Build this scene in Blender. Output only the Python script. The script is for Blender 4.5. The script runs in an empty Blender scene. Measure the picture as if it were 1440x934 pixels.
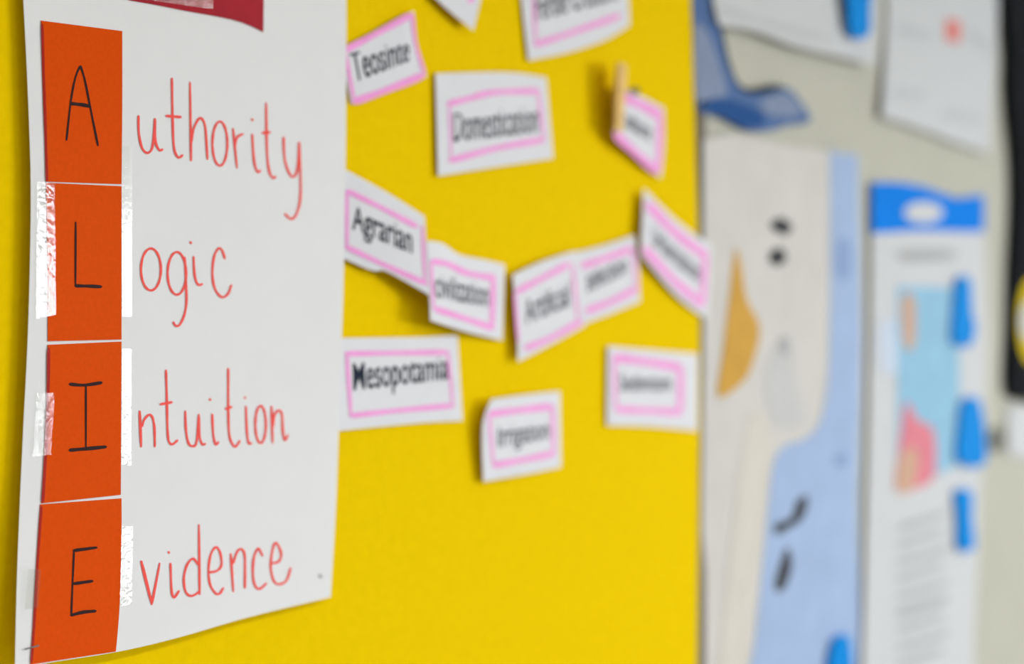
import bpy, bmesh, math, random, bisect
from mathutils import Vector
from mathutils.geometry import delaunay_2d_cdt

# ------------------------------------------------------------------ camera, world, lights, exposure
SC = bpy.context.scene
C = SC.collection
random.seed(7)
DIST = 1.0                       # camera to wall, metres
EYE = 1.75                        # camera height
FPX = 2000.0                     # focal length in pixels of a 1440 x 934 frame (50 mm lens)
ANG = math.atan(1430.0 / FPX)
CS, SN = math.cos(ANG), math.sin(ANG)
HORY = 467.0

cam_d = bpy.data.cameras.new('camera')
cam_d.lens = 50.0
cam_d.sensor_width = 36.0
cam_d.sensor_fit = 'HORIZONTAL'
cam_d.clip_start = 0.02
cam_d.dof.use_dof = True
cam_d.dof.focus_distance = 1.19
cam_d.dof.aperture_fstop = 1.9
cam_d.dof.aperture_blades = 9
cam = bpy.data.objects.new('camera', cam_d)
C.objects.link(cam)
cam.location = (0, -DIST, EYE)
cam.rotation_euler = (math.pi / 2, 0, -math.atan2(CS, SN))
SC.camera = cam

world = bpy.data.worlds.new('daylight')
SC.world = world
world.use_nodes = True
world.node_tree.nodes['Background'].inputs[0].default_value = (0.80, 0.88, 1.0, 1)
world.node_tree.nodes['Background'].inputs[1].default_value = 1.0

SC.view_settings.view_transform = 'Standard'
SC.view_settings.look = 'None'
SC.view_settings.gamma = 1.0
SC.view_settings.use_curve_mapping = False
SC.view_settings.exposure = -0.14

WIN_X = (5.45, 7.35)              # window centres along the opposite wall
WIN_W, WIN_Z0, WIN_Z1, WIN_Y = 1.7, 0.8, 2.62, -7.0
WINDOW_POWER = 225.0
LAMP_POWER = 23.0

def area(name, loc, rot, sx, sy, power, col):
    l = bpy.data.lights.new(name, 'AREA')
    l.shape = 'RECTANGLE'
    l.size, l.size_y, l.energy, l.color = sx, sy, power, col
    o = bpy.data.objects.new(name, l)
    o.location, o.rotation_euler = loc, rot
    C.objects.link(o)
    return o

for x in WIN_X:
    area('window_daylight', (x, WIN_Y - 0.03, (WIN_Z0 + WIN_Z1) / 2), (math.pi / 2, 0, 0),
         WIN_W, WIN_Z1 - WIN_Z0, WINDOW_POWER, (0.90, 0.955, 1.0))
LAMPS = [(x, y) for x in (-0.8, 1.2, 3.2) for y in (-2.0, -4.6)]
for x, y in LAMPS:
    area('lamp_light', (x, y, 2.68), (0, 0, 0), 1.2, 0.3, LAMP_POWER, (0.96, 0.98, 1.0))

# ------------------------------------------------------------------ helpers
def at(px, py, off=0.0):
    """Where the wall (or a sheet standing `off` metres proud of it) is met at a spot of the photo."""
    X, Z = (px - 720.0) / FPX, (HORY - py) / FPX
    t = (DIST - off) / (SN - CS * X)
    return Vector((t * (CS + SN * X), -off, EYE + t * Z))

MATS = {}
def lin(c):
    return tuple(((v / 255) / 12.92 if v / 255 <= 0.04045 else ((v / 255 + 0.055) / 1.055) ** 2.4) for v in c)

def mat(name, rgb, rough=0.75, spec=0.3, vary=0.04, scale=60.0, bump=0.0, bscale=400.0, srgb=True):
    if name in MATS:
        return MATS[name]
    m = bpy.data.materials.new(name)
    m.use_nodes = True
    nt = m.node_tree
    b = nt.nodes['Principled BSDF']
    c = lin(rgb) if srgb else rgb
    tc = nt.nodes.new('ShaderNodeTexCoord')
    n = nt.nodes.new('ShaderNodeTexNoise')
    n.inputs['Scale'].default_value = scale
    n.inputs['Detail'].default_value = 4
    nt.links.new(tc.outputs['Object'], n.inputs['Vector'])
    r = nt.nodes.new('ShaderNodeValToRGB')
    r.color_ramp.elements[0].position = 0.3
    r.color_ramp.elements[1].position = 0.7
    r.color_ramp.elements[0].color = (*[v * (1 - vary) for v in c], 1)
    r.color_ramp.elements[1].color = (*[min(1, v * (1 + vary)) for v in c], 1)
    nt.links.new(n.outputs['Fac'], r.inputs['Fac'])
    nt.links.new(r.outputs['Color'], b.inputs['Base Color'])
    b.inputs['Roughness'].default_value = rough
    b.inputs['Specular IOR Level'].default_value = spec
    if bump:
        n2 = nt.nodes.new('ShaderNodeTexNoise')
        n2.inputs['Scale'].default_value = bscale
        n2.inputs['Detail'].default_value = 3
        nt.links.new(tc.outputs['Object'], n2.inputs['Vector'])
        bp = nt.nodes.new('ShaderNodeBump')
        bp.inputs['Strength'].default_value = bump
        bp.inputs['Distance'].default_value = 0.001
        nt.links.new(n2.outputs['Fac'], bp.inputs['Height'])
        nt.links.new(bp.outputs['Normal'], b.inputs['Normal'])
    MATS[name] = m
    return m

def tape_mat(name, bump):
    m = bpy.data.materials.new(name)
    m.use_nodes = True
    nt = m.node_tree
    nt.nodes.remove(nt.nodes['Principled BSDF'])
    out = nt.nodes['Material Output']
    tr = nt.nodes.new('ShaderNodeBsdfTransparent')
    tr.inputs[0].default_value = (0.97, 0.97, 0.96, 1)
    gl = nt.nodes.new('ShaderNodeBsdfGlossy')
    gl.inputs['Roughness'].default_value = 0.08
    fr = nt.nodes.new('ShaderNodeFresnel')
    fr.inputs['IOR'].default_value = 1.75
    mx = nt.nodes.new('ShaderNodeMixShader')
    tc = nt.nodes.new('ShaderNodeTexCoord')
    n = nt.nodes.new('ShaderNodeTexNoise')
    n.inputs['Scale'].default_value = 210
    n.inputs['Detail'].default_value = 3
    bp = nt.nodes.new('ShaderNodeBump')
    bp.inputs['Strength'].default_value = bump
    bp.inputs['Distance'].default_value = 0.0012
    nt.links.new(tc.outputs['Object'], n.inputs['Vector'])
    nt.links.new(n.outputs['Fac'], bp.inputs['Height'])
    nt.links.new(bp.outputs['Normal'], gl.inputs['Normal'])
    ge = nt.nodes.new('ShaderNodeNewGeometry')
    inv = nt.nodes.new('ShaderNodeMath'); inv.operation = 'SUBTRACT'
    inv.inputs[0].default_value = 1.0
    mu = nt.nodes.new('ShaderNodeMath'); mu.operation = 'MULTIPLY'
    nt.links.new(ge.outputs['Backfacing'], inv.inputs[1])
    nt.links.new(inv.outputs[0], mu.inputs[0])
    nt.links.new(fr.outputs[0], mu.inputs[1])
    nt.links.new(mu.outputs[0], mx.inputs[0])
    nt.links.new(tr.outputs[0], mx.inputs[1])
    nt.links.new(gl.outputs[0], mx.inputs[2])
    nt.links.new(mx.outputs[0], out.inputs['Surface'])
    MATS[name] = m
    return m

def link(name, me, m, parent=None):
    if m:
        me.materials.clear()
        me.materials.append(m)
    o = bpy.data.objects.new(name, me)
    C.objects.link(o)
    if parent:
        o.parent = parent
    return o

def mesh(name, verts, faces, m, parent=None, smooth=False):
    """Build at world coordinates; a child keeps them relative to its thing's origin."""
    org = Vector((0, 0, 0))
    p = parent
    while p:
        org += p.location
        p = p.parent
    me = bpy.data.meshes.new(name)
    vs = [Vector(v) - org for v in verts]
    loc = Vector((0, 0, 0))
    if parent is None:
        lo = Vector([min(v[i] for v in vs) for i in range(3)])
        hi = Vector([max(v[i] for v in vs) for i in range(3)])
        loc = Vector(((lo.x + hi.x) / 2, hi.y, lo.z))
        vs = [v - loc for v in vs]
    me.from_pydata([tuple(v) for v in vs], [], faces)
    bm = bmesh.new(); bm.from_mesh(me)
    bmesh.ops.recalc_face_normals(bm, faces=bm.faces)
    bm.to_mesh(me); bm.free()
    if smooth:
        for f in me.polygons:
            f.use_smooth = True
    o = link(name, me, m, parent)
    o.location = loc
    return o

def thing(name, label, cat, loc, group=None):
    o = bpy.data.objects.new(name, None)
    o.empty_display_size = 0.02
    C.objects.link(o)
    o.location = loc
    return tag(o, label, cat, group)

def tag(o, label, cat, group=None):
    o['label'] = label
    o['category'] = cat
    if group:
        o['group'] = group
    return o

def box_vf(lo, hi):
    x0, y0, z0 = lo; x1, y1, z1 = hi
    v = [(x0, y0, z0), (x1, y0, z0), (x1, y1, z0), (x0, y1, z0), (x0, y0, z1), (x1, y0, z1), (x1, y1, z1), (x0, y1, z1)]
    f = [(0, 3, 2, 1), (4, 5, 6, 7), (0, 1, 5, 4), (1, 2, 6, 5), (2, 3, 7, 6), (3, 0, 4, 7)]
    return v, f

def box(name, lo, hi, m, parent=None):
    return mesh(name, *box_vf(lo, hi), m, parent)

def boxes(name, lst, m, parent=None):
    V, F = [], []
    for lo, hi in lst:
        v, f = box_vf(lo, hi)
        n = len(V)
        V += v; F += [tuple(i + n for i in g) for g in f]
    return mesh(name, V, F, m, parent)

def struct(o):
    o['kind'] = 'structure'
    return o

LENS = {}
def lerp_poly(P, s):
    """Point at fraction s along a polyline of photo points (by length)."""
    k = id(P)
    if k not in LENS:
        L = [0.0]
        for a, b in zip(P, P[1:]):
            L.append(L[-1] + math.hypot(b[0] - a[0], b[1] - a[1]))
        LENS[k] = (L, P)
    L = LENS[k][0]
    d = s * L[-1]
    i = min(len(P) - 2, max(0, bisect.bisect_right(L, d) - 1))
    k = (d - L[i]) / max(1e-9, L[i + 1] - L[i])
    return (P[i][0] + (P[i + 1][0] - P[i][0]) * k, P[i][1] + (P[i + 1][1] - P[i][1]) * k)

def smooth_poly(P, n=8, closed=False):
    if len(P) < 3:
        return list(P)
    out = []
    N = len(P)
    rng = range(N) if closed else range(N - 1)
    for i in rng:
        p1, p2 = P[i % N], P[(i + 1) % N]
        p0 = P[(i - 1) % N] if closed or i > 0 else p1
        p3 = P[(i + 2) % N] if closed or i + 2 < N else p2
        for j in range(n):
            t = j / n
            q = []
            for k in (0, 1):
                q.append(0.5 * (2 * p1[k] + (p2[k] - p0[k]) * t + (2 * p0[k] - 5 * p1[k] + 4 * p2[k] - p3[k]) * t * t
                                + (3 * p1[k] - p0[k] - 3 * p2[k] + p3[k]) * t ** 3))
            out.append(tuple(q))
    if not closed:
        out.append(tuple(P[-1]))
    return out

class Sheet:
    """A real sheet of paper: a curved surface with its own lift off the wall at every spot."""
    def __init__(s, top, right, bottom, left, off):
        # top: TL>TR, right: TR>BR, bottom: BL>BR, left: TL>BL
        s.T, s.R, s.B, s.L = [smooth_poly(p, 6) for p in (top, right, bottom, left)]
        s.off = off
    def px(s, u, v):
        a, b = lerp_poly(s.T, u), lerp_poly(s.B, u)
        c, d = lerp_poly(s.L, v), lerp_poly(s.R, v)
        tl, tr, bl, br = s.T[0], s.T[-1], s.B[0], s.B[-1]
        return tuple((1 - v) * a[k] + v * b[k] + (1 - u) * c[k] + u * d[k]
                     - ((1 - u) * (1 - v) * tl[k] + u * (1 - v) * tr[k] + (1 - u) * v * bl[k] + u * v * br[k]) for k in (0, 1))
    def inv(s, px, py):
        u, v = 0.5, 0.5
        for _ in range(7):
            p = s.px(u, v)
            e = 1e-3
            pu, pv = s.px(min(1, max(0, u)) + e, v), s.px(u, min(1, max(0, v)) + e)
            p0u, p0v = s.px(min(1, max(0, u)), v), s.px(u, min(1, max(0, v)))
            a, b = (pu[0] - p0u[0]) / e, (pv[0] - p0v[0]) / e
            c, d = (pu[1] - p0u[1]) / e, (pv[1] - p0v[1]) / e
            D = a * d - b * c
            if abs(D) < 1e-9:
                break
            ex, ey = px - p[0], py - p[1]
            u += (d * ex - b * ey) / D
            v += (-c * ex + a * ey) / D
            u = min(1.0, max(0.0, u)); v = min(1.0, max(0.0, v))
        return u, v
    def on(s, px, py, eps=0.0004):
        u, v = s.inv(px, py)
        return at(px, py, s.off(u, v) + eps)
    def build(s, name, m, parent=None, nu=14, nv=12, th=0.0004):
        V, F = [], []
        for side in (0, 1):
            for j in range(nv + 1):
                for i in range(nu + 1):
                    u, v = i / nu, j / nv
                    x, y = s.px(u, v)
                    p = at(x, y, s.off(u, v))
                    if side:
                        p = p + Vector((0, th, 0))
                    V.append(p)
        n = (nu + 1) * (nv + 1)
        I = lambda i, j, k: k * n + j * (nu + 1) + i
        for j in range(nv):
            for i in range(nu):
                F.append((I(i, j, 0), I(i, j + 1, 0), I(i + 1, j + 1, 0), I(i + 1, j, 0)))
                F.append((I(i, j, 1), I(i + 1, j, 1), I(i + 1, j + 1, 1), I(i, j + 1, 1)))
        for i in range(nu):
            F.append((I(i, 0, 0), I(i + 1, 0, 0), I(i + 1, 0, 1), I(i, 0, 1)))
            F.append((I(i, nv, 0), I(i, nv, 1), I(i + 1, nv, 1), I(i + 1, nv, 0)))
        for j in range(nv):
            F.append((I(0, j, 0), I(0, j, 1), I(0, j + 1, 1), I(0, j + 1, 0)))
            F.append((I(nu, j, 0), I(nu, j + 1, 0), I(nu, j + 1, 1), I(nu, j, 1)))
        return mesh(name, V, F, m, parent)

def bil(a, b, c, d, bulge=0.0):
    """lift off the wall: corners TL, TR, BR, BL plus a belly"""
    return lambda u, v: ((1 - u) * (1 - v) * a + u * (1 - v) * b + u * v * c + (1 - u) * v * d
                         + bulge * math.sin(math.pi * u) * math.sin(math.pi * v))

def flat(o):
    return lambda u, v: o

def ribbons(name, strokes, sheet, m, parent, w=3.0, eps=0.0006, closed=False):
    """Pen strokes lying on a sheet; each stroke: (points, width or None, closed?)"""
    V, F = [], []
    for k, st in enumerate(strokes):
        P, sw, cl = st[0], (st[1] if len(st) > 1 and st[1] else w), (len(st) > 2 and st[2])
        Q = smooth_poly(P, 7, cl)
        if cl:
            Q.append(Q[0])
        if len(P) == 2:
            Q = [(P[0][0] + (P[1][0] - P[0][0]) * i / 6, P[0][1] + (P[1][1] - P[0][1]) * i / 6) for i in range(7)]
        n0 = len(V)
        N = len(Q)
        for i, (x, y) in enumerate(Q):
            a, b = Q[max(0, i - 1)], Q[min(N - 1, i + 1)]
            if cl and i in (0, N - 1):
                a, b = Q[N - 2], Q[1]
            dx, dy = b[0] - a[0], b[1] - a[1]
            L = math.hypot(dx, dy) or 1
            nx, ny = -dy / L, dx / L
            h = sw / 2 * (1 + 0.10 * math.sin(i * 0.7 + k))
            if not cl and i in (0, N - 1):
                h *= 0.75
            e = eps + 0.00002 * (k % 5)
            V.append(sheet.on(x + nx * h, y + ny * h, e))
            V.append(sheet.on(x - nx * h, y - ny * h, e))
        for i in range(N - 1):
            F.append((n0 + 2 * i, n0 + 2 * i + 1, n0 + 2 * i + 3, n0 + 2 * i + 2))
        if not cl:      # round the two ends
            for i, sgn in ((0, -1), (N - 1, 1)):
                x, y = Q[i]
                a, b = Q[max(0, i - 1)], Q[min(N - 1, i + 1)]
                dx, dy = b[0] - a[0], b[1] - a[1]
                L = math.hypot(dx, dy) or 1
                V.append(sheet.on(x + sgn * dx / L * sw * 0.4, y + sgn * dy / L * sw * 0.4, eps + 0.00002 * (k % 5)))
                F.append((n0 + 2 * i, n0 + 2 * i + 1, len(V) - 1))
    return mesh(name, V, F, m, parent)

def text(name, body, quad, sheet, m, parent, bold=0.012, eps=0.0007):
    cu = bpy.data.curves.new('words', 'FONT')
    cu.body = body
    cu.offset = bold
    cu.resolution_u = 3
    o = bpy.data.objects.new('words', cu)
    C.objects.link(o)
    dg = bpy.context.evaluated_depsgraph_get()
    dg.update()
    me = bpy.data.meshes.new_from_object(o.evaluated_get(dg))
    bpy.data.objects.remove(o)
    bpy.data.curves.remove(cu)
    xs = [v.co.x for v in me.vertices]; ys = [v.co.y for v in me.vertices]
    x0, x1, y0, y1 = min(xs), max(xs), min(ys), max(ys)
    xh, cap = 0.52, 0.73                              # taller small letters, as on the cards
    def tall(y):
        if y <= 0:
            return y
        return y * 0.62 / xh if y < xh else 0.62 + (y - xh) * (cap - 0.62) / (cap - xh)
    tl, tr, br, bl = quad
    V = []
    for v in me.vertices:
        a, b = (v.co.x - x0) / (x1 - x0), (y1 - tall(v.co.y)) / (y1 - y0)
        q = [(1 - a) * (1 - b) * tl[k] + a * (1 - b) * tr[k] + a * b * br[k] + (1 - a) * b * bl[k] for k in (0, 1)]
        V.append(sheet.on(q[0], q[1], eps))
    F = [tuple(p.vertices) for p in me.polygons]
    bpy.data.meshes.remove(me)
    return mesh(name, V, F, m, parent)

def patch(name, pts, sheet, m, parent=None, eps=0.0005, sm=True, n=5):
    """A flat print or cut-out of any outline lying on a sheet."""
    P = smooth_poly(pts, n, True) if sm else list(pts)
    xs = [p[0] for p in P]; ys = [p[1] for p in P]
    step = max(9.0, (max(ys) - min(ys)) / 24)
    Q = [Vector(p) for p in P]
    y = min(ys) + step / 2
    while y < max(ys):
        x = min(xs) + step / 2
        while x < max(xs):
            Q.append(Vector((x, y)))
            x += step
        y += step
    N = len(P)
    co, _, fs, *_ = delaunay_2d_cdt(Q, [(i, (i + 1) % N) for i in range(N)], [tuple(range(N))], 1, 1e-4)
    used = sorted({i for f in fs for i in f})
    ix = {v: k for k, v in enumerate(used)}
    V = [sheet.on(co[i].x, co[i].y, eps) for i in used]
    return mesh(name, V, [tuple(ix[i] for i in f) for f in fs], m, parent)

def slab(name, pts, off, th, m, parent=None, sm=True, n=5, lump=0.0):
    """A cut-out with a real thickness standing against the wall."""
    P = smooth_poly(pts, n, True) if sm else list(pts)
    cx = sum(p[0] for p in P) / len(P); cy = sum(p[1] for p in P) / len(P)
    N = len(P)
    V = [at(x, y, off) for x, y in P]
    V2 = [v + Vector((0, th, 0)) for v in V]
    if lump:
        V = [v + Vector((0, lump * 0.5 * math.sin(i * 1.7), 0)) for i, v in enumerate(V)]
    inner = [at(cx + (x - cx) * 0.8, cy + (y - cy) * 0.8, off + lump) for x, y in P]
    allv = V + V2 + inner
    F = [tuple(2 * N + i for i in range(N)), tuple(N + i for i in reversed(range(N)))]
    for i in range(N):
        j = (i + 1) % N
        F.append((i, j, N + j, N + i))
        F.append((i, 2 * N + i, 2 * N + j, j))
    return mesh(name, allv, F, m, parent)

# ------------------------------------------------------------------ materials
M_WALL = mat('beige wall paint', (190, 187, 173), 0.6, 0.3, 0.03, 8, 0.15, 500)
M_CEIL = mat('white ceiling tile', (225, 225, 220), 0.9, 0.1)
M_FLOOR = mat('grey vinyl floor', (150, 146, 138), 0.4, 0.4, 0.08, 4)
M_FRAME = mat('white window frame', (225, 225, 225), 0.4, 0.4)
M_YEL = mat('yellow backing paper', (241, 202, 0), 0.7, 0.02, 0.03, 90, 0.12, 900)
M_GAPSHADE = mat('grey gap shade', (118, 110, 98), 0.5, 0.06)  # shade in the gap beside the board, put into a dark colour
M_PAPER = mat('white poster paper', (232, 231, 232), 0.65, 0.06, 0.01, 20, 0.05, 300)
M_CARD = mat('white card paper', (228, 227, 232), 0.8, 0.06, 0.015, 30, 0.08, 300)
M_ORANGE = mat('orange glossy card', (222, 77, 0), 0.42, 0.02, 0.04, 300, 0.06, 900)
M_RED = mat('crimson card', (166, 30, 44), 0.4, 0.06, 0.08, 40)
M_EDGE = mat('dark red card edge', (172, 24, 14), 0.4, 0.06)
M_BLACK = mat('black marker ink', (48, 28, 28), 0.5, 0.06)
M_PEN = mat('red marker ink', (250, 92, 86), 0.7, 0.06, 0.06, 120)
M_PINK = mat('pink highlighter', (252, 166, 226), 0.8, 0.06, 0.05, 60)
M_INK = mat('black printed ink', (40, 46, 62), 0.7, 0.06)
M_TAPE = tape_mat('clear adhesive tape', 0.10)
M_TAPEB = tape_mat('bubbled clear adhesive tape', 0.40)
M_STEEL = mat('staple steel', (120, 120, 120), 0.35, 0.06)
M_WOOD = mat('clothespin wood', (238, 198, 128), 0.6, 0.06, 0.10, 60)
M_CREAM = mat('cream map paper', (211, 206, 201), 0.6, 0.06, 0.04, 12)
M_SEA = mat('pale blue map print', (166, 186, 220), 0.6, 0.06, 0.05, 14)
M_SEA2 = mat('faint grey map print', (202, 200, 200), 0.6, 0.06, 0.04, 14)
M_TAN = mat('ochre map print', (208, 160, 74), 0.6, 0.06, 0.06, 20)
M_PALE = mat('pale peach map print', (214, 207, 197), 0.6, 0.06, 0.03, 14)
M_MARK = mat('dark map lettering', (70, 70, 74), 0.6, 0.06)
M_DENIM = mat('dark blue paper', (88, 114, 160), 0.7, 0.06, 0.12, 20)
M_SLATE = mat('grey blue paper', (134, 146, 172), 0.7, 0.06, 0.06, 20)
M_WHITE = mat('white office paper', (208, 208, 210), 0.7, 0.06, 0.015, 20)
M_GREYT = mat('grey print', (176, 176, 178), 0.7, 0.06)
M_GREYF = mat('faint grey print', (199, 199, 202), 0.7, 0.06)
M_HEAD = mat('bright blue print', (0, 126, 228), 0.6, 0.06, 0.04, 20)
M_SKY = mat('light blue photo print', (148, 192, 218), 0.6, 0.06, 0.06, 20)
M_SALM = mat('salmon print', (232, 150, 138), 0.6, 0.06)
M_ROSE = mat('rose print', (222, 132, 146), 0.6, 0.06, 0.1, 40)
M_SKIN = mat('peach print', (208, 168, 144), 0.6, 0.06)
M_TAB = mat('bright blue plastic', (0, 138, 222), 0.45, 0.06, 0.04, 20)
M_CLOTH = mat('black cloth', (26, 28, 32), 0.85, 0.06, 0.15, 30)
M_YPRINT = mat('yellow print', (222, 194, 20), 0.6, 0.06)
M_GREYM = mat('grey magnet', (130, 130, 122), 0.5, 0.06)

# ------------------------------------------------------------------ room
X0, X1, YB, H = -3.0, 10.5, -7.0, 2.75
struct(box('wall_left', (X0, 0.0005, 0), (X1, 0.15, H), M_WALL))
struct(box('floor', (X0, YB, -0.1), (X1, 0, 0), M_FLOOR))
struct(box('ceiling', (X0, YB, H), (X1, 0, H + 0.1), M_CEIL))
struct(box('wall_front', (X1, YB, 0), (X1 + 0.15, 0, H), M_WALL))
struct(box('wall_back', (X0 - 0.15, YB, 0), (X0, 0, H), M_WALL))
seg = []
edges = [X0]
for x in WIN_X:
    edges += [x - WIN_W / 2, x + WIN_W / 2]
edges.append(X1)
for a, b in zip(edges[::2], edges[1::2]):
    seg.append(((a, YB - 0.15, 0), (b, YB, H)))
for x in WIN_X:
    seg.append(((x - WIN_W / 2, YB - 0.15, 0), (x + WIN_W / 2, YB, WIN_Z0)))
    seg.append(((x - WIN_W / 2, YB - 0.15, WIN_Z1), (x + WIN_W / 2, YB, H)))
struct(boxes('wall_right', seg, M_WALL))
for i, x in enumerate(WIN_X):
    a, b = x - WIN_W / 2, x + WIN_W / 2
    y0, y1 = YB - 0.02, YB + 0.02
    struct(boxes('window_%d' % (i + 1), [((a, y0, WIN_Z0), (b, y1, WIN_Z0 + 0.05)), ((a, y0, WIN_Z1 - 0.05), (b, y1, WIN_Z1)),
           ((a, y0, WIN_Z0 + 0.05), (a + 0.05, y1, WIN_Z1 - 0.05)), ((b - 0.05, y0, WIN_Z0 + 0.05), (b, y1, WIN_Z1 - 0.05)),
           ((x - 0.02, y0, WIN_Z0 + 0.05), (x + 0.02, y1, WIN_Z1 - 0.05))], M_FRAME))

# ------------------------------------------------------------------ yellow display board
BT = 0.012                                         # board thickness
b0 = at(-700, 467, BT).x
bz0, bz1 = 1.0, 2.45
edge = [(at(968, -120, BT)), at(972, 0, BT), at(978, 200, BT), at(984, 420, BT), at(984, 600, BT), at(982, 800, BT), at(980, 1000, BT)]
board = thing('display_board', 'large yellow paper-covered display board carrying the poster and word cards', 'board',
              (edge[3].x - 0.6, 0, 0.9))
prof = [(edge[0].x - 0.002, bz1)] + [(p.x, p.z) for p in edge] + [(edge[-1].x, bz0), (b0, bz0), (b0, bz1)]
N = len(prof)
mesh('backing_paper', [(x, -BT, z) for x, z in prof] + [(x, -0.0, z) for x, z in prof],
     [tuple(range(N)), tuple(N + i for i in reversed(range(N)))] + [(i, (i + 1) % N, N + (i + 1) % N, N + i) for i in range(N)],
     M_YEL, board)
struct(box('gap_shade_1', (edge[3].x + 0.004, -0.006, 1.0), (edge[3].x + 0.030, 0, 2.45), M_GAPSHADE))  # added strip, painted dark as the shaded wall between board and map

# ------------------------------------------------------------------ the poster
def poster_off(u, v):
    lift = 0.009 * math.exp(-u / 0.32) * (0.72 + 0.28 * math.sin(math.pi * min(1, v * 0.95)))
    return BT + 0.0025 + 0.004 * u + lift + 0.0025 * math.sin(u * 3.1) + 0.012 * (max(0, v - 0.68) / 0.32) ** 1.6 * (1 - 0.5 * u)
PO = Sheet([(27, -120), (200, -98), (487, -60)],
           [(487, -60), (487, 60), (486, 220), (483, 400), (478, 550), (473, 700), (465, 840)],
           [(21, 946), (60, 934), (165, 917), (250, 897), (350, 868), (465, 840)],
           [(27, -120), (33, 0), (38, 100), (42, 200), (43.5, 270), (42.5, 360), (39, 480), (33, 600), (27.5, 720), (23.5, 830), (21, 946)],
           poster_off)
poster = thing('poster', 'white handwritten poster with four orange letter cards taped down its left side', 'poster',
               at(250, 900, BT))
PO.build('sheet', M_PAPER, poster, 30, 30, 0.0006)

# crimson card cut off by the top of the picture
RC = Sheet([(182, -70), (371, -45)], [(371, -45), (371, 0), (370.5, 45)], [(180, 0), (215, 6), (260, 15), (315, 25), (345, 33), (370.5, 45)],
           [(182, -70), (180, 0)], flat(0))
RC.off = lambda u, v: PO.off(*PO.inv(*RC.px(u, v))) + 0.0012
rc = RC.build('title_card', M_RED, poster, 12, 6, 0.0005)
rc['label'] = 'crimson card across the top of the poster'
TP = lambda pts: Sheet([pts[0], pts[1]], [pts[1], pts[2]], [pts[3], pts[2]], [pts[0], pts[3]], flat(0))
def tape(pts, m, parent, over=0.0016, tilt=0.0):
    s = TP(pts)
    s.off = lambda u, v: PO.off(*PO.inv(*s.px(u, v))) + over + tilt * (u - 0.5)
    o = s.build('tape', m, parent, 4, 14, 0.00005)
    return o
tape([(190, -30), (300, -12), (300, 13), (190, -3)], M_TAPEB, poster, 0.0022)

CARDS = {
 'A': ([(58.2, 29), (172, 43.7)], [(172, 43.7), (172, 150), (171, 259)], [(65, 255.5), (171, 259)], [(58.2, 29), (60, 110), (63, 190), (65, 255.5)]),
 'L': ([(65, 257), (171, 262)], [(171, 262), (171, 477.5)], [(67.5, 480), (171, 477.5)], [(65, 257), (67.5, 380), (67.5, 480)]),
 'I': ([(67.5, 485), (171, 480.5)], [(171, 480.5), (170, 696)], [(58.7, 708), (170, 696)], [(67.5, 485), (66, 560), (62.5, 640), (58.7, 708)]),
 'E': ([(57, 709.5), (171, 701)], [(171, 701), (171, 760), (168.5, 850), (163, 916.5)], [(43, 935), (100, 926), (163, 916.5)], [(57, 709.5), (51, 800), (46.5, 880), (43, 935)]),
}
LET = {
 'A': [([(113, 92.8), (106.3, 109), (100, 141), (93.7, 197.2)], 2.6), ([(113.5, 92.8), (119.7, 113.7), (127.7, 153.9), (137.9, 204.7)], 2.8),
       ([(99.8, 145.6), (115.7, 147.4), (126.6, 149.6)], 5)],
 'L': [([(106.6, 312.5), (106.3, 402)], 2.6), ([(106.3, 402), (124, 402.4), (142.5, 403.3)], 4.6)],
 'I': [([(98.3, 540.3), (118.4, 541.7), (143, 538.2)], 4.4), ([(121, 543), (121, 628.7)], 2.7), ([(98.3, 633.2), (124, 631), (149, 628.5)], 5)],
 'E': [([(104.2, 775), (102, 826), (100.4, 866)], 2.6), ([(103.7, 774.4), (135.8, 770.2)], 4.4), ([(104.2, 821), (130, 817.3)], 4.6), ([(100.4, 865.4), (117, 861.1), (134.4, 859.5)], 4.6)],
}
CS_ = {}
for k, e in CARDS.items():
    s = Sheet(*e, flat(0))
    s.off = (lambda s: lambda u, v: PO.off(*PO.inv(*s.px(u, v))) + 0.0010)(s)
    CS_[k] = s
    o = s.build('letter_card', M_ORANGE, poster, 6, 8, 0.0005)
    o['label'] = 'orange card with the black letter %s' % k
    ribbons('letter', LET[k], s, M_BLACK, o, eps=0.0004)
ribbons('card_edge', [([(59.6, 34), (62, 110), (64.6, 190), (66.3, 254)], 3.0)], CS_['A'], M_EDGE, poster, eps=0.0003)
ribbons('card_edge', [([(68.6, 490), (67.6, 560), (64.2, 640), (60.4, 706)], 4.0)], CS_['I'], M_EDGE, poster, eps=0.0003)
ribbons('card_edge', [([(58.6, 713), (52.6, 800), (48.2, 880), (44.5, 931)], 3.0)], CS_['E'], M_EDGE, poster, eps=0.0003)

tape([(52, 256), (77, 257), (79, 443), (51, 448)], M_TAPEB, poster, 0.0019, -0.0003)
tape([(171, 205), (186, 206), (185.5, 445), (172, 445)], M_TAPE, poster)
tape([(172, 490), (185, 491), (184.5, 655), (171, 653)], M_TAPEB, poster)
tape([(52, 552), (77, 553), (72, 640), (46, 642)], tape_mat('crinkled clear adhesive tape', 1.0), poster, 0.0020, -0.0002)
tape([(171, 740), (187, 741), (185, 850), (168.5, 853)], M_TAPEB, poster)
tape([(40, 800), (58, 801), (54, 855), (35, 857)], M_TAPEB, poster, 0.0028, -0.0030)
st = ribbons('staple', [([(35, 913.5), (43, 911), (55, 908)], 1.8)], PO, M_STEEL, poster, eps=0.002)
ribbons('pen_dot', [([(449.5, 809), (452, 812)], 5)], PO, M_GREYT, poster, eps=0.0006)

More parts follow.
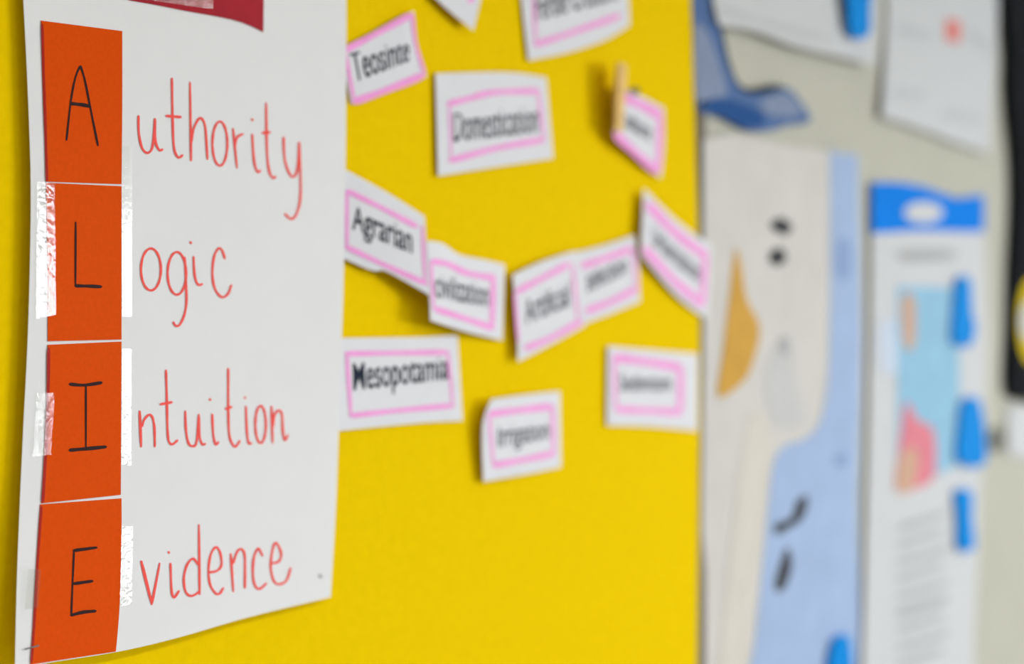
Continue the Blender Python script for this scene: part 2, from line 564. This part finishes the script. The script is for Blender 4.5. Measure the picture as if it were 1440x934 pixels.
E = lambda cx, cy, rx, ry: [(cx + rx * math.cos(a * math.pi / 6), cy - ry * math.sin(a * math.pi / 6)) for a in range(12)]
WORDS = {
 'uthority': [
  ([(195, 163), (195.5, 187), (200, 208), (208, 215), (215, 205), (218, 167)],), ([(218, 167), (219, 198), (224, 211), (229, 210)],),
  ([(242, 110), (243, 167), (245, 208), (251, 221.5), (257, 218)],), ([(234, 163), (254.5, 164.7)], 4.2),
  ([(267.5, 116), (269, 226)],), ([(269.5, 200), (272, 183), (279, 168), (284, 167), (289, 180), (292, 224)],),
  (E(309.5, 202, 10.5, 31), None, True),
  ([(328, 181), (333.5, 236)],), ([(330.5, 205), (334, 193), (342, 188.5)],),
  ([(355, 189), (357.5, 226), (362, 241), (366.5, 239.5)],), ([(354.5, 167), (355.5, 169.5)],),
  ([(374.5, 145), (375.5, 208), (378.5, 239.5), (384, 250), (388, 248)],), ([(369, 187), (380, 186)], 4.0),
  ([(399, 193), (401, 226), (410, 248), (418, 240), (421, 200)],), ([(421, 200), (423, 271), (418, 299), (410, 308), (401, 301)],)],
 'ogic': [
  (E(212.5, 379, 14, 29.5), None, True), (E(249, 384.5, 13, 30), None, True),
  ([(260, 362), (262.5, 415), (260.5, 439), (253.5, 456), (247, 458), (244, 453)],),
  ([(272.5, 361), (274, 387), (278.5, 400), (285, 399.5)],), ([(268, 340), (269, 342.5)],),
  ([(316.5, 364), (312.5, 352), (307, 350), (301, 362.5), (299, 387), (303, 407.5), (312.5, 418), (321, 413), (325.5, 401)],)],
 'ntuition': [
  ([(196.7, 578.3), (198.7, 628.3)], 3.6), ([(199.7, 600), (203.3, 590), (210, 583.3), (215, 588.3), (217.5, 603.3), (218, 628.3)],),
  ([(233.7, 520.8), (235, 566.7), (235.8, 603.3), (237.5, 620), (242.5, 625), (250, 619.2)],), ([(225.8, 568.7), (241.7, 565.8)], 4),
  ([(260.8, 578.3), (261.7, 603.3), (265, 622.5), (270.8, 627.5), (276.7, 621.7), (280, 583.3)],), ([(280, 583), (280.8, 613.3), (285, 625), (289, 624)],),
  ([(298.7, 582.5), (300, 610), (303.3, 625), (307.5, 621.7)],), ([(295.3, 561), (296.2, 563)],),
  ([(321.3, 518.3), (321.3, 573.3), (322.5, 610), (326.7, 624), (331.7, 628), (337.5, 620)],), ([(317.5, 575), (325.8, 572.5)], 4),
  ([(346, 571.7), (347.5, 608), (350, 623), (354, 623)],), ([(344.5, 558.5), (345, 560)],),
  (E(366.7, 597, 7.5, 26), None, True),
  ([(382, 571.7), (383.7, 623)],), ([(384, 600), (386.7, 583), (391.7, 577.5), (396.7, 583), (398, 606.7), (400.8, 619), (405, 611.7)],)],
 'vidence': [
  ([(198.8, 789.4), (213.8, 849.8)], 4), ([(213.8, 849.8), (224.8, 792.5)],),
  ([(240, 792.5), (241.5, 830), (245, 840.4), (252, 831)],), ([(237.3, 776), (238.2, 778)],),
  ([(279, 794.6), (271.7, 785.8), (263.3, 794.6), (258.8, 813.3), (261.3, 832), (269.6, 838.3), (281, 832)],), ([(280, 738.3), (281, 836)],),
  ([(293.5, 805), (305, 803), (311.7, 794.6), (310, 778), (304, 769.6), (296.7, 780), (293.5, 801), (295.6, 821.7), (303, 834), (309, 835), (314.4, 826.9)],),
  ([(324.8, 779), (328.3, 832)],), ([(328, 792.5), (334, 775.8), (340.4, 772.7), (344.6, 784), (344.6, 827)],),
  ([(369.6, 782), (363.3, 771.7), (357, 786), (356, 809), (359, 823.8), (365.4, 828.3), (374.8, 820.6)],),
  ([(382, 792.5), (392.5, 789.4), (395.6, 778), (388.3, 763.3), (383, 775.8), (381, 798.8), (385, 816.5), (392.5, 821.7), (403, 816.5), (409, 798.8)],)],
}
for w, sts in WORDS.items():
    o = ribbons('handwriting', sts, PO, M_PEN, poster, w=3.2)
    o['label'] = "red handwritten letters '%s'" % w

# ------------------------------------------------------------------ word cards
GRP = 'word cards on the yellow board'
def word_card(label, edges, off, pinks, txt=None, quad=None, bold=0.02, pw=8.0):
    s = Sheet(*edges, off)
    root = thing('word_card', label, 'card', at(*s.px(0.5, 1.0), BT), GRP)
    s.build('paper', M_CARD, root)
    for p in pinks:
        ribbons('pink_line', [(p[0], p[1] if len(p) > 1 else pw)], s, M_PINK, root, eps=0.0005)
    if txt:
        text('lettering', txt, quad, s, M_INK, root, bold)
    return s

B = BT + 0.001
word_card('tilted white card reading Teosinte, pink along all four edges',
    ([(479, 71), (529.5, 42), (582, 15.2)], [(582, 15.2), (586, 62), (600, 107.5)], [(494, 147), (540, 131.5), (600, 107.5)], [(479, 71), (494, 147)]),
    bil(B + .002, B + .004, B + .004, B + .002, .002),
    [([(485, 71), (530, 47), (578, 21)], 9), ([(498, 143), (540, 128), (595, 106)], 10), ([(486, 75), (498, 141)], 5), ([(580, 20), (585, 62), (597, 103)], 5)],
    'Teosinte', [(492, 77), (576, 55), (576, 86), (500, 116)], 0.006)
word_card('large white card reading Domestication inside a pink box',
    ([(612.5, 103.5), (690, 101.5), (730, 103), (768.4, 109)], [(768.4, 109), (778, 222.7)], [(616, 247.7), (700, 234.5), (778, 222.7)], [(612.5, 103.5), (616, 247.7)]),
    bil(B + .004, B + .002, B + .002, B + .005, .003),
    [([(630.6, 146), (660, 138.5), (694.6, 130), (756, 128)], 8), ([(633, 226), (700, 208), (765, 196.5)], 8), ([(632, 146), (634.5, 226)], 3), ([(757, 128), (765, 196)], 4)],
    'Domestication', [(638, 161), (757, 150), (757, 186), (638, 200)], 0.0)
word_card('white card cut by the top of the picture, reading Fertile Crescent',
    ([(727, -75), (875, -95)], [(875, -95), (884, 0), (885.3, 36)], [(743.3, 85), (794.8, 75), (850, 57), (885.3, 36)], [(727, -75), (733.6, 0), (743.3, 85)]),
    bil(B + .002, B + .002, B + .006, B + .004, .003),
    [([(753, 62.6), (800, 47.3), (871.4, 22)], 8), ([(750, -50), (753, 62)], 4)],
    'Fertile Crescent', [(752, -4), (868, -38), (868, 0), (756, 29)], 0.0)
word_card('white card of which only a blank lower corner shows at the top',
    ([(585, -95), (688, -50)], [(688, -50), (676, 0), (666, 43)], [(565, -55), (617, 2), (666, 43)], [(585, -95), (565, -55)]),
    bil(B + .003, B + .003, B + .014, B + .006, .0),
    [([(668, -8), (660, 2)], 8)])
word_card('white pink-lined card hanging aslant under the wooden clothespin',
    ([(864, 112), (879, 124), (905, 137), (933.5, 152)], [(933.5, 152), (934, 205), (929.3, 250.7)], [(861.8, 188.5), (896, 222), (929.3, 250.7)], [(864, 112), (861.8, 188.5)]),
    bil(B + .020, B + .006, B + .006, B + .018, .0),
    [([(874, 135), (900, 147), (929, 162)], 13), ([(866, 189), (896, 217), (924, 241)], 11), ([(929, 162), (926, 240)], 8)],
    'culture', [(876, 154), (917, 178), (914, 199), (874, 175)], 0.006)
word_card('white card reading Agrarian, its top edge sloping down beside the poster',
    ([(470, 231), (485, 238), (545, 271), (597, 304)], [(597, 304), (600, 350), (604, 415)], [(470, 356), (484, 364), (525, 381), (542, 381), (604, 415)], [(470, 231), (470, 356)]),
    bil(B + .002, B + .020, B + .026, B + .002, .001),
    [([(489, 268.7), (540, 294), (586, 318.4)], 7), ([(487, 347), (534, 369.5), (600, 399)], 7), ([(488, 268), (488, 347)], 5), ([(594, 318), (598, 396)], 4)],
    'Agrarian', [(496, 289), (580, 325), (580, 367), (496, 333)], 0.006)
word_card('white card reading civilization, its left edge over the Agrarian card',
    ([(600, 339), (622, 342), (646, 358), (680, 365), (710, 372)], [(710, 372), (706.7, 479)], [(605.5, 451), (656.7, 467), (706.7, 479)], [(600, 339), (604, 415), (605.5, 451)]),
    bil(B + .023, B + .005, B + .004, B + .028, .001),
    [([(607.8, 367.8), (630, 371.5), (656.7, 384), (695, 391)], 8), ([(612, 434.4), (656.7, 449), (693, 461.5)], 8), ([(694, 392), (692, 461)], 7), ([(606, 368), (610, 434)], 4)],
    'civilization', [(612, 386), (687, 402), (687, 432), (612, 418)], 0.0)
sel_edges = ([(806, 357), (814, 354), (850, 345), (892, 331)], [(892, 331), (897.8, 369), (900, 424.4)], [(808, 461), (824.4, 454.4), (860, 441), (900, 424.4)], [(806, 357), (808, 461)])
word_card('white card reading selection, tucked behind the Artificial card',
    sel_edges, bil(B + .004, B + .006, B + .006, B + .003, .001),
    [([(819, 374), (850, 364), (888, 350)], 9), ([(825, 437.5), (860, 424), (896, 406)], 9), ([(890, 350), (896, 405)], 4)],
    'selection', [(825, 383), (881, 361), (881, 384), (826, 411)], 0.0)
word_card('white card reading Artificial, overlapping the selection card',
    ([(721, 386.7), (759, 369), (803, 354.6), (815, 354.4)], [(815, 354.4), (818, 400), (823.3, 458)], [(728.5, 509), (767.8, 491), (823.3, 464)], [(721, 386.7), (724.4, 424.4), (727.8, 475.6), (728.5, 509)]),
    bil(B + .010, B + .008, B + .010, B + .012, .002),
    [([(727, 410), (763.3, 391), (799, 372)], 8), ([(739, 490), (774.4, 475.6), (818, 452)], 8), ([(724, 412), (729, 480)], 4), ([(805, 372), (813, 450)], 4)],
    'Artificial', [(737, 424), (801, 397), (801, 430), (740, 456.5)], 0.0)
word_card('white card leaning steeply over the right edge of the yellow board',
    ([(905.7, 265), (944, 303.5), (976, 329), (1001, 343)], [(1001, 343), (999, 400), (995, 448)], [(901.4, 357), (944, 408.5), (976, 436.5), (995, 448)], [(905.7, 265), (901.4, 357)]),
    bil(B + .012, B + .003, B + .003, B + .014, .0),
    [([(912, 288), (944, 322), (976, 348), (992, 358)], 12), ([(907, 350), (944, 391), (976, 419), (988, 428)], 11), ([(992, 358), (988, 428)], 8)],
    'Urbanization', [(918, 318), (985, 374), (983, 399), (917, 344)], 0.0)
word_card('white card reading Mesopotamia inside a pink box beside the poster',
    ([(468, 476), (480.7, 475.5), (555.6, 474.7), (600, 474), (643.4, 471.2)], [(643.4, 471.2), (650.7, 592)], [(468, 607.5), (478.6, 606), (590, 595), (650.7, 592)], [(468, 476), (468, 607.5)]),
    bil(B + .002, B + .002, B + .003, B + .003, .001),
    [([(487, 497.5), (555, 496.5), (629, 495.5)], 7), ([(493.5, 584.7), (560, 577.5), (637, 570.5)], 7), ([(488, 498), (493.5, 584)], 5), ([(630, 496), (637, 570)], 4)],
    'Mesopotamia', [(496.5, 512), (631, 502), (631, 543), (497.8, 562)], 0.006)
word_card('white card reading Irrigation with a curled upper left corner',
    ([(691, 561.5), (744, 554.7), (787.6, 550.4)], [(787.6, 550.4), (789, 657.4)], [(680, 677.6), (735.4, 668), (789, 657.4)], [(691, 561.5), (680.5, 588), (678, 620), (680, 677.6)]),
    bil(B + .016, B + .003, B + .003, B + .009, .001),
    [([(689, 582.5), (730, 577), (776, 571.8)], 9), ([(694.7, 654.5), (735, 647), (779, 638)], 8), ([(688, 584), (694, 654)], 4), ([(777, 572), (779, 638)], 5)],
    'Irrigation', [(701, 602), (772, 593.5), (772, 624), (701, 638)], 0.0)
word_card('white pink-boxed card hanging level at the lower right edge of the yellow board',
    ([(855, 487), (912, 492), (982, 498)], [(982, 498), (981, 606)], [(853.7, 598.5), (912, 600), (981, 606)], [(855, 487), (853.7, 598.5)]),
    bil(B + .004, B + .002, B + .002, B + .004, .001),
    [([(864, 503), (910, 509), (957, 517)], 11), ([(868, 576), (912, 577.5), (957, 580)], 9), ([(957, 517), (957, 580)], 8), ([(864, 503), (866, 576)], 5)],
    'Sedentism', [(872, 527), (944, 529), (944, 550), (872, 550)], 0.0)

# ------------------------------------------------------------------ clothespin
cp = thing('clothespin', 'wooden clothespin standing out from the board above a slanting card', 'clothespin', at(870, 185, BT))
def prong(y_off, taper, name):
    # one wooden jaw, length running down, narrow face to the wall
    top, bot = at(874, 90, BT + y_off[0]), at(869.5, 184, BT + y_off[1])
    L = top.z - bot.z
    V, F = [], []
    n = 8
    for i in range(n + 1):
        k = i / n
        z = top.z - L * k
        x = top.x + (bot.x - top.x) * k
        w = 0.0095
        dep = 0.0065 * (0.55 + 0.45 * math.sin(math.pi * min(1, k * 1.4 + 0.15)))
        yc = -(BT + y_off[0] + (y_off[1] - y_off[0]) * k)
        for dx, dy in ((-w, -dep / 2), (w, -dep / 2), (w, dep / 2), (-w, dep / 2)):
            V.append((x + dx, yc + dy, z))
    for i in range(n):
        for j in range(4):
            a, b = 4 * i + j, 4 * i + (j + 1) % 4
            F.append((a, b, b + 4, a + 4))
    F += [(3, 2, 1, 0), (4 * n, 4 * n + 1, 4 * n + 2, 4 * n + 3)]
    return mesh(name, V, F, M_WOOD, cp)
prong((0.033, 0.027), 1, 'jaw')
prong((0.022, 0.020), 1, 'jaw')
p = at(871, 130, BT)
V, F = [], []
for i in range(49):                                 # wire spring
    a = i * math.pi / 4
    for j in range(6):
        b = j * math.pi / 3
        r = 0.0042 + 0.0007 * math.cos(b)
        V.append((p.x - 0.004 + 0.008 * i / 48 + 0.0007 * math.sin(b), -(BT + 0.0245) + r * math.cos(a), p.z + r * math.sin(a)))
for i in range(48):
    for j in range(6):
        a, b = 6 * i + j, 6 * i + (j + 1) % 6
        F.append((a, b, b + 6, a + 6))
mesh('spring', V, F, M_STEEL, cp)

# ------------------------------------------------------------------ papers on the wall to the right
# the tall cream map
MAP = Sheet([(989, 196), (1040, 190), (1110, 205), (1207, 217)], [(1207, 217), (1213, 500), (1206, 700), (1203, 1000)],
            [(985, 1020), (1203, 1000)], [(989, 196), (990, 500), (985, 1020)],
            lambda u, v: 0.004 + 0.006 * (1 - v) * (1 - u) + 0.003 * math.sin(u * 9) * math.sin(v * 3))
mp = thing('map_poster', 'tall cream and pale blue map next to the right edge of the yellow board', 'map', at(1095, 900, 0))
MAP.build('sheet', M_CREAM, mp, 16, 20)
patch('printed_sea', [(1168, 217), (1172, 214.5), (1187, 216.5), (1203, 217.5), (1206.5, 222), (1208, 300), (1210, 400), (1211, 500), (1206, 700), (1202, 960), (1120, 975), (1052, 980), (1062, 900), (1076, 760), (1086, 660),
      (1102, 628), (1130, 618), (1152, 596), (1164, 540), (1168, 420)], MAP, M_SEA, mp, 0.0012)['label'] = 'pale blue sea along the right and bottom of the map'
patch('printed_land', [(1034, 352), (1042, 372), (1050, 420), (1068, 458), (1062, 500), (1046, 536), (1010, 558), (1016, 500), (1024, 430)], MAP, M_TAN, mp, 0.0012)['label'] = 'ochre land area'
patch('printed_coast', [(1050, 600), (1075, 590), (1085, 640), (1072, 740), (1058, 860), (1046, 960), (1010, 970), (1022, 820)], MAP, M_PALE, mp, 0.0010)
patch('printed_hill', [(1078, 520), (1110, 470), (1120, 540), (1136, 590), (1110, 600), (1086, 590)], MAP, M_SEA2, mp, 0.0010)
for pts in ([(1084, 316), (1098, 306), (1114, 318), (1106, 330), (1092, 326)], [(1086, 352), (1100, 350), (1106, 364), (1094, 374), (1082, 366)],
            [(1090, 816), (1106, 770), (1114, 794), (1104, 826), (1092, 832)],
            [(1120, 705), (1136, 698), (1130, 728), (1112, 742), (1092, 752), (1090, 738), (1112, 728)],
            [(1178, 340), (1196, 342), (1194, 390), (1178, 388)]):
    patch('map_lettering', pts, MAP, M_MARK if pts[0][0] < 1150 else mat('slate print', (140, 162, 204)), mp, 0.0018)
patch('map_lettering', [(1096, 478), (1106, 476), (1110, 496), (1100, 498)], MAP, M_GREYT, mp, 0.0018)
patch('map_lettering', [(1176, 640), (1192, 640), (1190, 655), (1178, 655)], MAP, mat('slate print', (140, 162, 204)), mp, 0.0018)

# dark blue cut paper above the map
bl = thing('blue_paper', 'dark blue paper shape with a curling tail above the cream map', 'paper', at(1040, 180, 0))
slab('cut_paper', [(974, -60), (1002, -60), (1005, -10), (1012, 40), (1022, 84), (1038, 122), (1062, 132), (1105, 124), (1124, 140), (1140, 170), (1108, 176), (1082, 184), (1050, 182), (1016, 164), (980, 148), (976, 60)],
     0.010, 0.008, M_DENIM, bl)
BS = Sheet([(960, -60), (1150, -60)], [(1150, -60), (1150, 200)], [(960, 200), (1150, 200)], [(960, -60), (960, 200)], flat(0.0105))
patch('pale_area', [(977, 40), (994, 44), (1010, 84), (1022, 130), (1004, 138), (980, 142)], BS, M_SLATE, bl)
patch('dark_area', [(988, 142), (1020, 140), (1050, 148), (1072, 160), (1076, 174), (1050, 180), (1020, 166), (986, 150)], BS, mat('deep blue paper', (44, 84, 142), 0.7, 0.06), bl)
patch('pale_area', [(1070, 142), (1100, 130), (1116, 138), (1128, 160), (1100, 164), (1076, 158)], BS, M_SLATE, bl)

# white sheet at the top
W1 = Sheet([(998, -70), (1237, -70)], [(1237, -70), (1236, 20), (1232, 92)], [(1012, 36), (1060, 44), (1120, 66), (1180, 80), (1232, 92)], [(998, -70), (1003, 0), (1012, 36)],
           lambda u, v: 0.014 + 0.014 * max(0, v - 0.4) * (0.5 + u))
ws = thing('paper_sheet', 'white sheet at the top with a slanting lower edge and a blue magnet', 'paper', at(1130, 80, 0), 'sheets on the beige wall')
W1.build('sheet', M_WHITE, ws)
for a, b in (((1070, 30), (1170, 56)), ((1015, 12), (1060, 26))):
    ribbons('print_line', [([a, b], 9)], W1, M_GREYF, ws, eps=0.0012)

# white sheet with a red square, next to it
W2 = Sheet([(1249, -70), (1404, -70)], [(1404, -70), (1402, 60), (1392, 216)], [(1240, 164), (1300, 184), (1350, 203), (1392, 216)], [(1249, -70), (1246, 60), (1240, 164)],
           lambda u, v: 0.006 + 0.016 * max(0, v - 0.5))
w2 = thing('paper_sheet', 'white sheet with a small red square, close to the black cloth', 'paper', at(1320, 200, 0), 'sheets on the beige wall')
W2.build('sheet', M_WHITE, w2)
patch('red_square', [(1330, 26), (1351, 30), (1350, 60), (1330, 57)], W2, mat('red print', (226, 128, 122)), w2, 0.0012, False)['label'] = 'small red printed square'
for a, b in (((1262, 40), (1310, 52)), ((1365, 45), (1392, 70)), ((1258, 130), (1300, 134)), ((1330, 160), (1380, 168))):
    ribbons('print_line', [([a, b], 12)], W2, M_GREYF, w2, eps=0.0012)

# information sheet with blue header
W3 = Sheet([(1226, 256), (1270, 257), (1300, 262), (1345, 279), (1384, 274)], [(1384, 274), (1388, 500), (1376, 760), (1368, 990)], [(1212, 1000), (1368, 990)],
           [(1226, 256), (1224, 500), (1212, 1000)], lambda u, v: 0.008 + 0.003 * math.sin(u * 4) * (1 - v))
w3 = thing('information_sheet', 'long white information sheet with a bright blue header and blue tabs', 'poster', at(1295, 930, 0))
W3.build('sheet', M_WHITE, w3, 16, 20)
hd = patch('header', [(1226.5, 256.5), (1250, 256.7), (1270, 257.5), (1300, 262.5), (1325, 272), (1345, 279), (1384, 274.5), (1384, 326), (1226, 328)], W3, M_HEAD, w3, 0.0012, False)
hd['label'] = 'bright blue header band'
patch('header_oval', E(1299, 299, 27, 15), W3, M_WHITE, w3, 0.002, True)['label'] = 'white oval on the blue header'
ribbons('print_line', [([(1266, 360), (1340, 358)], 16)], W3, M_GREYT, w3, eps=0.0012)
patch('picture', [(1262, 402), (1345, 404), (1350, 520), (1348, 655), (1318, 668), (1262, 690)], W3, M_SKY, w3, 0.0012, False)['label'] = 'light blue printed picture'
patch('picture_detail', [(1269, 420), (1286, 420), (1286, 485), (1272, 485)], W3, M_SKIN, w3, 0.0018)
patch('picture_detail', [(1274, 566), (1290, 590), (1312, 604), (1316, 650), (1308, 678), (1262, 690), (1264, 640)], W3, M_ROSE, w3, 0.0018)
patch('picture_detail', [(1268, 640), (1288, 630), (1290, 660), (1282, 688), (1262, 690)], W3, M_SKIN, w3, 0.0022)
patch('picture_detail', [(1236, 460), (1258, 450), (1262, 520), (1240, 520)], W3, mat('pale blue print', (200, 210, 226)), w3, 0.0012)
for y in (744, 768, 792, 816, 840, 864, 888, 912, 936):
    dx = random.uniform(-12, 6)
    ribbons('print_line', [([(1262, y), (1336 + dx, y - 22)], 8 if y != 864 else 12)], W3, M_GREYF if y % 3 else M_GREYT, w3, eps=0.0012)

# small blue magnets and tabs, each its own thing
TG = 'bright blue tabs on the right-hand papers'
def tab(label, pts, off):
    cx = sum(p[0] for p in pts) / len(pts)
    pts = [(cx + (x - cx) * 1.2, y) for x, y in pts]
    o = slab('blue_tab', pts, off, 0.005, M_TAB, None, True, 4)
    return tag(o, label, 'tab', TG)
tab('blue tab at the lower right corner of the slanting top sheet', [(1197, -40), (1221, -40), (1222, 20), (1221, 46), (1210, 55), (1199, 46), (1197, 10)], 0.036)
tab('blue tab beside the light blue picture, highest on the information sheet', [(1348, 396), (1356, 388), (1364, 396), (1366, 440), (1370, 460), (1364, 486), (1350, 486), (1343, 476), (1345, 440)], 0.019)
tab('blue tab at the foot of the light blue picture', [(1357, 566), (1368, 558), (1378, 572), (1384, 640), (1376, 656), (1358, 654), (1350, 640), (1353, 600)], 0.019)
tab('narrow blue tab beside the grey text lines', [(1347, 694), (1356, 688), (1366, 694), (1366, 730), (1369, 768), (1358, 776), (1350, 768), (1350, 730)], 0.019)
tab('blue tab at the bottom of the map', [(1172, 920), (1178, 898), (1188, 893), (1194, 904), (1195, 960), (1170, 960)], 0.017)

# black cloth at the far right with a yellow and white badge
bc = thing('hanging_cloth', 'black cloth hanging at the right edge with yellow and white marks', 'cloth', at(1450, 560, 0))
slab('cloth', [(1424, -70), (1560, -70), (1560, 560), (1480, 566), (1432, 560), (1422, 540), (1424, 470), (1426, 380), (1430, 280), (1428, 200), (1421, 130), (1422, 60)],
     0.022, 0.020, M_CLOTH, bc, True, 5, 0.006)
BC = Sheet([(1400, -100), (1600, -100)], [(1600, -100), (1600, 700)], [(1400, 700), (1600, 700)], [(1400, -100), (1400, 700)], flat(0.0285))
patch('badge', E(1452, 452, 20, 62), BC, M_YPRINT, bc, 0.001, True)['label'] = 'yellow rim of the badge'
patch('badge_center', E(1452, 452, 17, 30), BC, M_WHITE, bc, 0.002, True)['label'] = 'white middle of the badge'
ns = Sheet([(1418, 572), (1520, 566)], [(1520, 566), (1520, 660)], [(1418, 640), (1520, 660)], [(1418, 572), (1418, 640)], flat(0.006))
w4 = thing('paper_sheet', 'white sheet below the black cloth at the right edge', 'paper', at(1470, 640, 0), 'sheets on the beige wall')
ns.build('sheet', M_WHITE, w4, 4, 4)
mg = slab('magnet', E(1405, 618, 8, 18), 0.012, 0.012, M_GREYM)
tag(mg, 'small grey magnet on the beige wall below the black cloth', 'magnet')

# ------------------------------------------------------------------ ceiling lamps (out of view, they light the room)
lamps = []
for i, (x, y) in enumerate(LAMPS):
    o = box('unseen_ceiling_lamp', (x - 0.65, y - 0.2, 2.70), (x + 0.65, y + 0.2, 2.75), M_FRAME)
    tag(o, 'unseen long white ceiling lamp, %s in the row %s' % (('nearest the back wall', 'in the middle', 'nearest the front wall')[i // 2],
        ('over the notice wall', 'over the windows')[i % 2]), 'lamp', 'unseen ceiling lamps')
